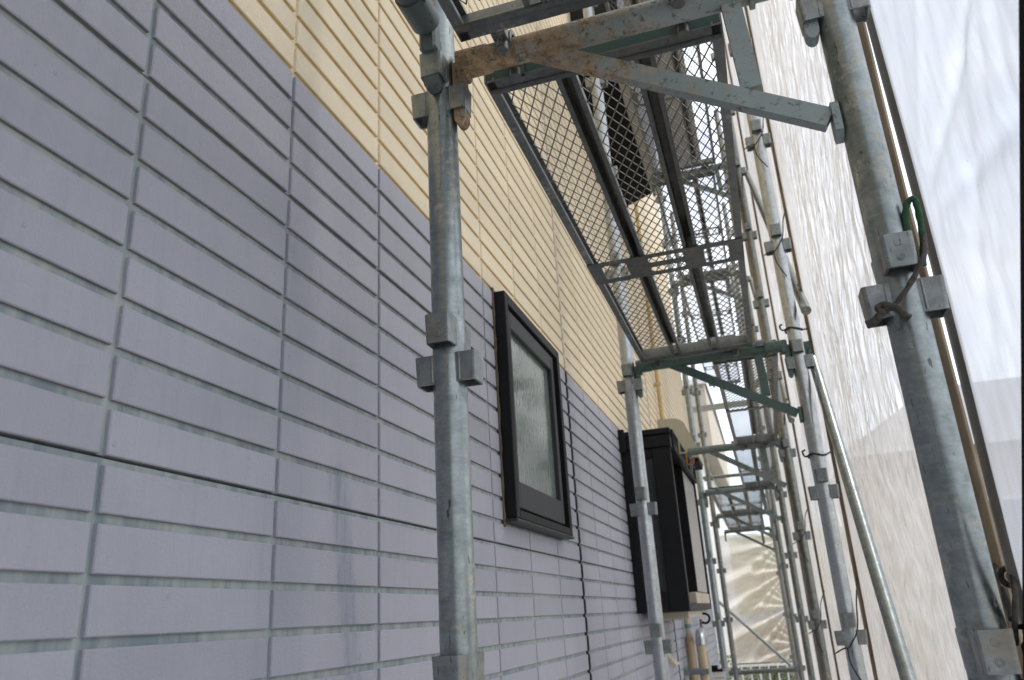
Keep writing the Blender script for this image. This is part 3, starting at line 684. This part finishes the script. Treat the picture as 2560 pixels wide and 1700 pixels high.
def platform(lanes, x, y, z, label, skew=0.0):
    p = thing('walkway_platform', label, 'walkway', 'steel walkway platforms', (x, y, z)); p.rotation_euler.z = skew
    M = PL[lanes]; w = M['wid']
    link('side_rail', M['r0'], p); link('side_rail', M['r1'], p, (w, 0, 0))
    for q in M['mid']: link('mid_rail', q, p)
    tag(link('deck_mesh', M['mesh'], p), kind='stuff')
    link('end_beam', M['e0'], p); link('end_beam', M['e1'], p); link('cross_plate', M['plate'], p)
    for hx in (0.06, w - 0.06):
        link('hook', M['hook'], p, (hx, 0.0, 0.006)); link('hook', M['hook'], p, (hx, 1.81, 0.006), PI)
    return p
ZD = 0.68
platform(3, 0.2665, YF[0] - 1.81, ZD, 'walkway platform overhead at the top edge, nearest the camera')
platform(3, 0.2665, YF[0], ZD, 'large steel mesh walkway with slotted cross plate, hung between nearest two frames')
platform(2, 0.512, YF[1], ZD, 'narrow two lane walkway just beyond the dark green bracket')
platform(2, 0.492, YF[2], ZD, 'narrow two lane walkway above the free ended bracket')
platform(3, 0.235, YF[3], ZD, 'wide walkway between the third and fourth pair of posts', 0.012)
platform(3, 0.21, YF[4], ZD, 'farthest wide walkway, ending above the end sheet', 0.012)
platform(3, 0.2665, YF[1], ZD + 1.8, 'upper level walkway seen finest through the near walkway mesh')
platform(3, 0.25, YF[2], ZD + 1.8, 'upper level walkway above the bay window')
platform(3, 0.225, YF[3], ZD + 1.8, 'upper level walkway above the vent hood')
platform(3, 0.20, YF[4], ZD + 1.8, 'farthest upper level walkway')

# ---- loose tubes
def pole(name, label, cat, p0, p1, r, mat, extra=None):
    c = Vector(p0); t_ = thing(name, label, cat, None, c); m = MB(); m.tube([(0, 0, 0), Vector(p1) - c], r, 20); m.obj('tube', mat, t_); return t_
lg = pole('ledger_tube', 'dark green ledger tube running overhead towards the camera from nearest post', 'scaffold tube', (XI[0], YF[0] - 0.062, 0.738), (XI[0], -1.36, 0.738), 0.0213, 'tube_dark_green')
m = MB(); m.tube([(0, 0.004, 0), (0, -0.06, 0)], 0.0245, 20); m.bbox((-0.014, 0.005, -0.05), (0.014, 0.03, 0.022), 0.004)
wedge(m, 0, 0.0278, -0.02, -0.116, 0, 0.0130, 0.0088); m.obj('wedge_head', 'tube_dark_green', lg)
m = MB(); torus(m, (0.0235, -0.055, -0.005), 0.008, 0.002, (1, 0.2, 0), 16, 6); m.obj('weld_ring', 'tube_dark_green', lg)
db = pole('brace_tube', 'long galvanized diagonal brace tube leaning in front of the net', 'scaffold tube', (0.857, 2.30, 0.665), (0.857, 0.60, -1.46), 0.0172, 'galvanized')
m = MB(); m.bbox((-0.03, -0.016, -0.02), (0.01, 0.016, 0.05), 0.004); m.bbox((-0.012, -0.022, -0.075), (0.006, -0.006, 0.02), 0.003); m.obj('clamp', 'bracket_green', db)
for i in (2, 3):
    yy = YF[i]; q = pole('brace_tube', ['', '', 'diagonal brace tube between second and third outer posts above the walkway', 'diagonal brace tube between third and fourth outer posts above the walkway'][i], 'scaffold tube', (XO[i] + 0.05, yy + 0.05, ZB + 1.75), (XO[i - 1] + 0.05, YF[i - 1] - 0.05, ZB + 0.1), 0.0172, 'galvanized_worn')
pole('end_rail', 'horizontal end rail low down below the end sheet', 'scaffold tube', (0.02, 7.68, -0.755), (0.72, 7.68, -0.745), 0.0215, 'galvanized_worn')
pole('end_rail', 'horizontal end rail against white sky between far posts', 'scaffold tube', (-0.03, 9.4, 1.344), (0.68, 9.4, 1.335), 0.0215, 'galvanized_worn')
pole('brace_tube', 'thin diagonal brace tube crossing in front of the end sheet', 'scaffold tube', (0.0, 8.6, -0.10), (0.64, 8.6, -0.77), 0.016, 'galvanized')
bm = thing('toe_board', 'long grey toe board above far walkways against the sky', 'toe board', None, (0, 9.42, 2.18)); m = MB(); m.bbox((-0.05, -0.02, 0), (0.70, 0.02, 0.075), 0.003); m.box((-0.05, -0.023, 0.03), (0.70, -0.0205, 0.04)); m.obj('board', 'grey_panel', bm)

# ------------------------------------------------------------------ mesh sheets
def sheet(name_label, y0, y1, z0, z1, mat, seed, amp, freq, x=0.872, wl=None, wr=None, tens=0.0, nu=150, nv=260, skew=0.0, xend=None, creases=()):
    c = Vector((x, (y0 + y1) / 2, z0)); s = thing('mesh_sheet', name_label, 'mesh sheet', 'translucent mesh sheets round the scaffold', c)
    mb = MB(); vs = []; fs = []
    xe = x if xend is None else xend
    for j in range(nv + 1):
        q_ = j / nv; z = z0 + (-0.6 - z0) * q_ / 0.06 if q_ < 0.06 else (-0.6 + 2.4 * (q_ - 0.06) / 0.82 if q_ < 0.88 else 1.8 + (z1 - 1.8) * (q_ - 0.88) / 0.12)
        for i in range(nu + 1):
            u = i / nu; y = y0 + (y1 - y0) * u
            e = min(1, 5 * min(u, 1 - u) + 0.25)
            wy = y + z * skew + 0.05 * noise.noise((y * 3, z * 3, seed))
            a1 = noise.noise((wy * freq + seed, z * freq * 0.33, seed)); a2 = noise.noise(((wy + z * skew) * freq * 2.2 + seed, z * freq * 0.7, seed + 5)); a3 = noise.noise(((wy - z * skew * 1.5) * freq * 4.3, z * freq * 1.2 + seed, 9))
            b = noise.noise((y * 1.7 + seed, z * 1.1, 2.0))
            d = amp * (a1 + 0.55 * (1 - 2 * abs(a2)) + 0.28 * a3) * e + 0.022 * b * e
            for ky, kz, dy, dz, ka in creases:
                q1 = (y - ky) * dz - (z - kz) * dy; q2 = (y - ky) * dy + (z - kz) * dz
                if q2 > 0: d += ka * math.exp(-(q1 / (0.008 + 0.03 * q2)) ** 2) * math.exp(-q2 * 1.2) * min(1, q2 * 12)
            edge = 0.006 * math.sin(z * 7 + seed) * (1 - min(1, 6 * min(u, 1 - u)))
            vs.append((x + (xe - x) * u - c.x + (max(d, -0.02) + 0.004) * min(1, 8 * min(u, 1 - u)) - 0.010 * (1 - min(1, 14 * min(u, 1 - u))), y + edge - c.y, z - c.z))
    for j in range(nv):
        for i in range(nu): a = j * (nu + 1) + i; fs.append((a, a + 1, a + nu + 2, a + nu + 1))
    mb.add(vs, fs, 0, True); mb.obj('cloth', mat, s)
    for side, wm in ((0, wl), (1, wr)):
        if not wm: continue
        yy = y0 if side == 0 else y1; mb = MB(); pv = []; K = 120
        xx = x if side == 0 else xe
        for j in range(K + 1):
            z = z0 + (z1 - z0) * j / K; edge = 0.006 * math.sin(z * 7 + seed) + 0.004 * noise.noise((z * 3, seed, 1))
            tw = 0.35 + 0.25 * math.sin(z * 2.2 + seed)
            hx_, hy_ = (0.005 + 0.0012 * tw, 0.009) if wm == 'webbing_brown' else (0.0034 + 0.001 * tw, 0.007)
            for k in (-1, 1): pv.append((xx - c.x - 0.010 - k * hx_, yy + edge - c.y + k * hy_, z - c.z))
        mb.add(pv, [(2 * j, 2 * j + 1, 2 * j + 3, 2 * j + 2) for j in range(K)], 0, True)
        mb.add([(p[0] - 0.003, p[1], p[2]) for p in pv], [(2 * j + 2, 2 * j + 3, 2 * j + 1, 2 * j) for j in range(K)], 0, True)
        mb.obj('webbing', wm, s)
    return s
ZS0, ZS1 = -1.42, 3.9
sheet('bluish white mesh sheet at the right edge, nearest the camera', -1.75, 0.448, ZS0, ZS1, 'net_white', 3.1, 0.0075, 7.5, 0.876, None, 'webbing_grey', nu=300, nv=340, skew=0.2, creases=[(0.47, 0.29, math.sin(a), math.cos(a), k) for a, k in ((-0.35, 0.008), (-0.7, -0.006), (-1.2, 0.007), (-1.7, 0.006), (-2.2, -0.007), (-2.55, 0.008))] + [(0.47, -0.16, math.sin(a), math.cos(a), k) for a, k in ((-0.4, 0.007), (-0.9, -0.006), (-1.4, 0.007))])
sheet('mesh sheet behind the camera, outside the picture', -5.6, -1.79, ZS0, ZS1, 'net_white', 7.7, 0.008, 5, 0.874, None, None, nu=60, nv=80)
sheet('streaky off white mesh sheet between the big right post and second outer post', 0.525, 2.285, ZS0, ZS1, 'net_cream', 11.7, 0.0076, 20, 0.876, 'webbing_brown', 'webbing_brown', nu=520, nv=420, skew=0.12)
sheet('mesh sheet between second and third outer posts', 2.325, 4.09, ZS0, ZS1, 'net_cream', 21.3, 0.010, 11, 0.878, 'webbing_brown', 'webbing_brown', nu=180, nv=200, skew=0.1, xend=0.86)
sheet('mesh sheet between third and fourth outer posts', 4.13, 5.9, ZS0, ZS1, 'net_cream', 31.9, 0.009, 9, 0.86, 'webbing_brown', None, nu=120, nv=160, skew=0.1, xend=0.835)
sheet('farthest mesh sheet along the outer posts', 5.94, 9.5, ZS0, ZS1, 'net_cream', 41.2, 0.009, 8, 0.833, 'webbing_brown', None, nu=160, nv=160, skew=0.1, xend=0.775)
cv = thing('shade_canvas', 'grey green canvas added unseen behind the camera to block light', 'canvas', None, (0.02, -3.4, ZS0)); m = MB(); vs_ = [(0.85 * i / 30, 0.02 * math.sin(i * 1.1 + j * 0.3), 5.3 * j / 20) for j in range(21) for i in range(31)]; m.add(vs_, [(j * 31 + i, j * 31 + i + 1, j * 31 + i + 32, j * 31 + i + 31) for j in range(20) for i in range(30)], 0, True); m.obj('cloth', 'shade_canvas_grey', cv)  # unseen canvas added to darken what the near posts reflect
# end sheet with fanned folds
def endsheet():
    x0, x1, y, z0, z1 = 0.02, 0.70, 9.62, -0.80, 0.66
    s = thing('mesh_sheet', 'end sheet with fanned diagonal folds hung across the far end', 'mesh sheet', 'translucent mesh sheets round the scaffold', (x0, y, z0))
    mb = MB(); vs = []; fs = []; nu, nv = 110, 170
    for j in range(nv + 1):
        for i in range(nu + 1):
            u, v = i / nu, j / nv; z = z0 + (z1 - z0) * v; x = x0 + (x1 - x0) * u
            d = 0
            for k, (zc, am) in enumerate(((-0.62, 0.05), (-0.2, 0.06), (0.22, 0.05), (0.55, 0.03))):      # folds fan out from the ties on the right edge
                dx = x1 + 0.04 - x; ang = (z - zc) / (dx + 0.05); wgt = math.exp(-((z - zc + dx * 0.55) / 0.26) ** 2)
                d += 1.7 * am * wgt * math.sin(ang * 13 + k * 1.3) * min(1, dx * 3)
            d += 0.02 * noise.noise((x * 4, z * 4, 3))
            vs.append((x - x0 + 0.01 * math.sin(z * 9) * u, d, z - z0))
    for j in range(nv):
        for i in range(nu): a = j * (nu + 1) + i; fs.append((a, a + 1, a + nu + 2, a + nu + 1))
    mb.add(vs, fs, 0, True); mb.obj('cloth', 'net_end', s)
    mb = MB(); mb.tube([(0, 0, 0), (x1 - x0, 0, 0.004)], 0.007, 8); mb.tube([(x1 - x0, 0, 0.01), (x1 - x0 + 0.01, 0, z1 - z0)], 0.008, 8); mb.obj('webbing', 'webbing_brown', s)
endsheet()

# ------------------------------------------------------------------ cords
def cord(label, paths, mats, cat='cord', name='cord', r=0.0028):
    c = Vector(paths[0][0]); t_ = thing(name, label, cat, None, c)
    for k, pth in enumerate(paths):
        P = [Vector(p) - c for p in pth]; Q = []
        for i in range(len(P) - 1):
            p0, p1, p2, p3 = P[max(i - 1, 0)], P[i], P[i + 1], P[min(i + 2, len(P) - 1)]
            for q in range(5):
                s_ = q / 5; Q.append(0.5 * ((2 * p1) + (p2 - p0) * s_ + (2 * p0 - 5 * p1 + 4 * p2 - p3) * s_ ** 2 + (3 * p1 - p0 - 3 * p2 + p3) * s_ ** 3))
        Q.append(P[-1]); mb = MB(); rr = r[k] if isinstance(r, (list, tuple)) else r
        mb.tube(Q, [rr * (1 + 0.12 * math.sin(i * 1.9)) for i in range(len(Q))], 8); mb.obj(['strand', 'strand', 'loop', 'tail', 'tail'][min(k, 4)] if len(paths) > 1 else 'strand', mats[min(k, len(mats) - 1)], t_)
    return t_
cord('green rope loop hooked over the pocket of the big right post', [[(0.829, 0.380, 0.215), (0.8265, 0.378, 0.256), (0.833, 0.376, 0.286), (0.842, 0.374, 0.290), (0.8435, 0.376, 0.272), (0.842, 0.380, 0.24), (0.836, 0.384, 0.205)]], ['rope_green'], 'rope', 'rope', 0.0041)
cord('worn grey cord knotted under the pocket of the big right post',
     [[(0.848, 0.395, 0.285), (0.842, 0.376, 0.235), (0.832, 0.356, 0.205), (0.808, 0.352, 0.170), (0.788, 0.356, 0.150), (0.776, 0.362, 0.146)],
      [(0.782, 0.356, 0.149), (0.772, 0.352, 0.141), (0.764, 0.354, 0.134), (0.754, 0.356, 0.131)], [(0.778, 0.354, 0.148), (0.788, 0.350, 0.146), (0.794, 0.351, 0.138), (0.801, 0.353, 0.1305)],
      [(0.776, 0.353, 0.142), (0.782, 0.350, 0.150), (0.770, 0.352, 0.150), (0.774, 0.35, 0.139)]], ['rope_grey'], 'cord', 'cord', [0.0034, 0.0048, 0.0046, 0.004])
cord('dark cord from the sheet eyelet down behind the big right post', [[(0.866, 0.468, -0.150), (0.858, 0.44, -0.175), (0.846, 0.418, -0.205), (0.838, 0.41, -0.23)], [(0.866, 0.535, -0.135), (0.858, 0.49, -0.165), (0.845, 0.43, -0.205)]], ['rope_dark'], r=0.0032)
ey = thing('eyelet', 'silver ringed eyelet on the grey edge band low at right', 'eyelet', None, (0.862, 0.468, -0.160)); m = MB(); torus(m, (0, 0, 0), 0.0095, 0.0036, (0.75, 0.6, 0.1), 20, 8); m.obj('ring', 'rope_dark', ey); m = MB(); m.tube([(0.002, 0.001, 0), (0.0035, 0.002, 0)], 0.006, 14); m.obj('inner_ring', 'bolt_silver', ey)
k = 0
for (i, n, lab) in ((1, 2, 'dark cord tied round second outer post above the green bracket'), (1, 3, 'dark cord tied to second outer post one pocket above the walkway'), (1, 4, 'dark cord tied to second outer post two pockets above the walkway'), (1, 1, 'dark cord looped round second outer post one pocket below the bracket'), (1, 0, 'dark cord knotted on second outer post near the bottom edge'),
                    (2, 1, 'dark cord knotted on third outer post one pocket below its bracket'), (2, 0, 'dark cord knotted on third outer post low down')):
    x, y, z = XO[i], YF[i], ZP + DZ * n; q = (n * 37 + i * 11) % 7 / 7 - 0.5
    if (i, n) in ((1, 2), (1, 1)):
        zz = z + 0.05
        ringp = [(x + 0.028 * math.cos(a), y + 0.028 * math.sin(a), zz + 0.004 * math.sin(2 * a)) for a in [2 * PI * j / 12 for j in range(13)]]
        cord(lab, [ringp, [(x - 0.026, y - 0.016, zz), (x - 0.04, y - 0.03, zz - 0.004), (x - 0.045, y - 0.028, zz + 0.012), (x - 0.036, y - 0.026, zz + 0.018)], [(x + 0.026, y + 0.012, zz), (0.86, y + 0.07, zz + 0.02)]], ['rope_dark'], r=0.0032)
    else:
        cord(lab, [[(0.868, y + 0.085, z + 0.12), (x + 0.035, y + 0.0, z + 0.03), (x + 0.02, y - 0.032, z - 0.05), (x - 0.012, y - 0.034, z - 0.098), (x - 0.022, y - 0.034, z - 0.102)],
                   [(x - 0.02, y - 0.036, z - 0.1), (x - 0.035, y - 0.04, z - 0.104), (x - 0.055 - 0.01 * q, y - 0.042, z - 0.115)], [(x - 0.018, y - 0.036, z - 0.1), (x - 0.016, y - 0.04, z - 0.15), (x + 0.01 + 0.02 * q, y - 0.04, z - 0.21)]], ['rope_dark'], r=0.0023)
pn = thing('wedge_pin', 'black pin with flanged neck in the lowest pocket of the big right post', 'pin', None, (0.8555, 0.392, -0.275)); m = MB(); m.tube([(0, 0, -0.06), (0, 0, 0.045), (0, 0, 0.052)], [0.0165, 0.0165, 0.011], 18); m.obj('shank', 'black_matte', pn); m = MB(); m.tube([(0, 0, 0.052), (0, 0, 0.06), (0.0, 0, 0.061), (0, 0, 0.066)], [0.009, 0.009, 0.015, 0.015], 18); m.obj('neck', 'black_matte', pn)
st = thing('strap', 'black strap hanging down the extreme right edge of the photo', 'strap', None, (0.8375, 0.02, 0.0)); 
m = MB(); vs_ = []
for zz, yy in ((0.36, -0.129), (0.251, -0.026), (0.039, 0.175), (-0.265, 0.463), (-0.33, 0.525)):
    for dx in (0.0, 0.003): vs_ += [(0.85 + dx - 0.8375, yy - 0.02, zz), (0.85 + dx - 0.8375, yy - 0.07, zz)]
fs_ = []
for i in range(4):
    a_ = 4 * i
    for p_, q_ in ((0, 1), (1, 3), (3, 2), (2, 0)): fs_.append((a_ + p_, a_ + q_, a_ + 4 + q_, a_ + 4 + p_))
m.add(vs_, fs_); m.obj('band', 'black_matte', st)

# ------------------------------------------------------------------ neighbours beyond the net
def far_house(label, x0, x1, y0, y1, ze, zr, wall, roof, hip=True, lower=None, wins=(), o=0.45):
    h = thing('neighbour_house', label, 'house', None, ((x0 + x1) / 2, y0, GZ)); c = Vector(((x0 + x1) / 2, y0, GZ))
    def L(p): return tuple(Vector(p) - c)
    mb = MB(); mb.box(L((x0, y0, GZ if not lower else lower)), L((x1, y1, ze))); mb.obj('wall', wall, h)
    if lower: mb = MB(); mb.box(L((x0 - 0.6, y0 + 0.3, GZ)), L((x1 - 0.28, y1, lower))); mb.obj('lower_wall', 'render_white', h)
    mb = MB(); ym = (y0 + y1) / 2; ins = 2.2 if hip else 0.0
    vs = [(x0 - o, y0 - o, ze), (x1 + o, y0 - o, ze), (x1 + o, y1 + o, ze), (x0 - o, y1 + o, ze), (x0 - o + ins, ym, zr), (x1 + o - ins, ym, zr)]
    vs = [L(p) for p in vs]; mb.add(vs, [(0, 1, 5, 4), (2, 3, 4, 5), (1, 2, 5), (3, 0, 4), (3, 2, 1, 0)]); mb.obj('roof', roof, h)
    mb = MB(); mb.box(L((x0 - o - 0.02, y0 - o - 0.1, ze - 0.08)), L((x1 + o + 0.02, y0 - o - 0.001, ze + 0.04))); mb.obj('gutter', 'fence_white', h)
    for a, b, za, zb in wins:
        mb = MB(); mb.box(L((a, y0 - 0.05, za)), L((b, y0 - 0.001, zb))); w = mb.obj('window', 'fence_white', h)
        mb = MB(); mb.box(L((a + 0.06, y0 - 0.06, za + 0.06)), L((b - 0.06, y0 - 0.052, zb - 0.06))); mb.obj('pane', 'window_dark', w)
    return h
far_house('beige neighbouring house with grey hipped roof showing faintly through the net at right', 2.5, 11.5, 14.4, 20, 2.2, 3.9, 'render_beige', 'roof_grey', True, None, ((3.6, 5.2, 0.0, 1.3), (7.4, 9.0, 0.0, 1.3)))
far_house('beige and white neighbouring house beyond the far end of the wall', -9.0, -0.12, 15.0, 22, 4.1, 4.3, 'render_beige', 'roof_grey', False, 2.8, (), 0.04)
far_house('low distant building with blue roof below the end sheet', -0.5, 3.0, 19.5, 23, -0.55, -0.1, 'render_white', 'roof_blue', True, None, ((0.2, 0.7, -1.35, -0.75), (1.3, 1.8, -1.35, -0.75)))
# white picket fence below the end sheet
fn = thing('picket_fence', 'low white picket fence below the end sheet', 'fence', None, (0.3, 11.6, GZ))
pk = MB(); pk.bbox((-0.009, -0.006, 0.03), (0.009, 0.006, 0.62), 0.002); PK = pk.mesh('picket', ['fence_white'])
for i in range(26): link('picket', PK, fn, (-1.5 + i * 0.12, 0, 0))
for zz in (0.12, 0.54):
    m = MB(); m.box((-1.55, 0.008, zz), (1.55, 0.03, zz + 0.03)); m.obj('rail', 'fence_white', fn)
# shrubs beyond the fence
def shrub(x, y, hgt, wid, seed, label):
    rnd = random.Random(seed); s = thing('shrub', label, 'shrub', 'shrubs beyond the fence', (x, y, GZ))
    m = MB()
    for k in range(7):
        a = rnd.uniform(0, 2 * PI); m.tube([(0, 0, 0), (math.cos(a) * wid * 0.2, math.sin(a) * wid * 0.2, hgt * 0.5), (math.cos(a) * wid * 0.4, math.sin(a) * wid * 0.4, hgt * 0.85)], [0.014, 0.009, 0.004], 6)
    m.obj('stem', 'bark', s); m = MB()
    for k in range(900):
        a = rnd.uniform(0, 2 * PI); r = wid * 0.5 * math.sqrt(rnd.random()); z = hgt * (0.15 + 0.85 * rnd.random() * (1 - 0.5 * (r / wid)))
        c = Vector((math.cos(a) * r, math.sin(a) * r, z)); d = Vector((rnd.uniform(-1, 1), rnd.uniform(-1, 1), rnd.uniform(-0.4, 1))).normalized(); u = d.orthogonal().normalized(); l = rnd.uniform(0.03, 0.06)
        m.add([c, c + d * l * 0.5 + u * l * 0.3, c + d * l, c + d * l * 0.5 - u * l * 0.3], [(0, 1, 2, 3)])
    m.obj('foliage', 'leaf', s)
shrub(-0.35, 12.6, 0.72, 0.9, 1, 'green shrub behind the fence, left one'); shrub(1.15, 13.2, 0.62, 0.8, 2, 'green shrub behind the fence, right one'); shrub(0.3, 14.6, 0.5, 0.8, 4, 'small green shrub behind the fence, middle one')
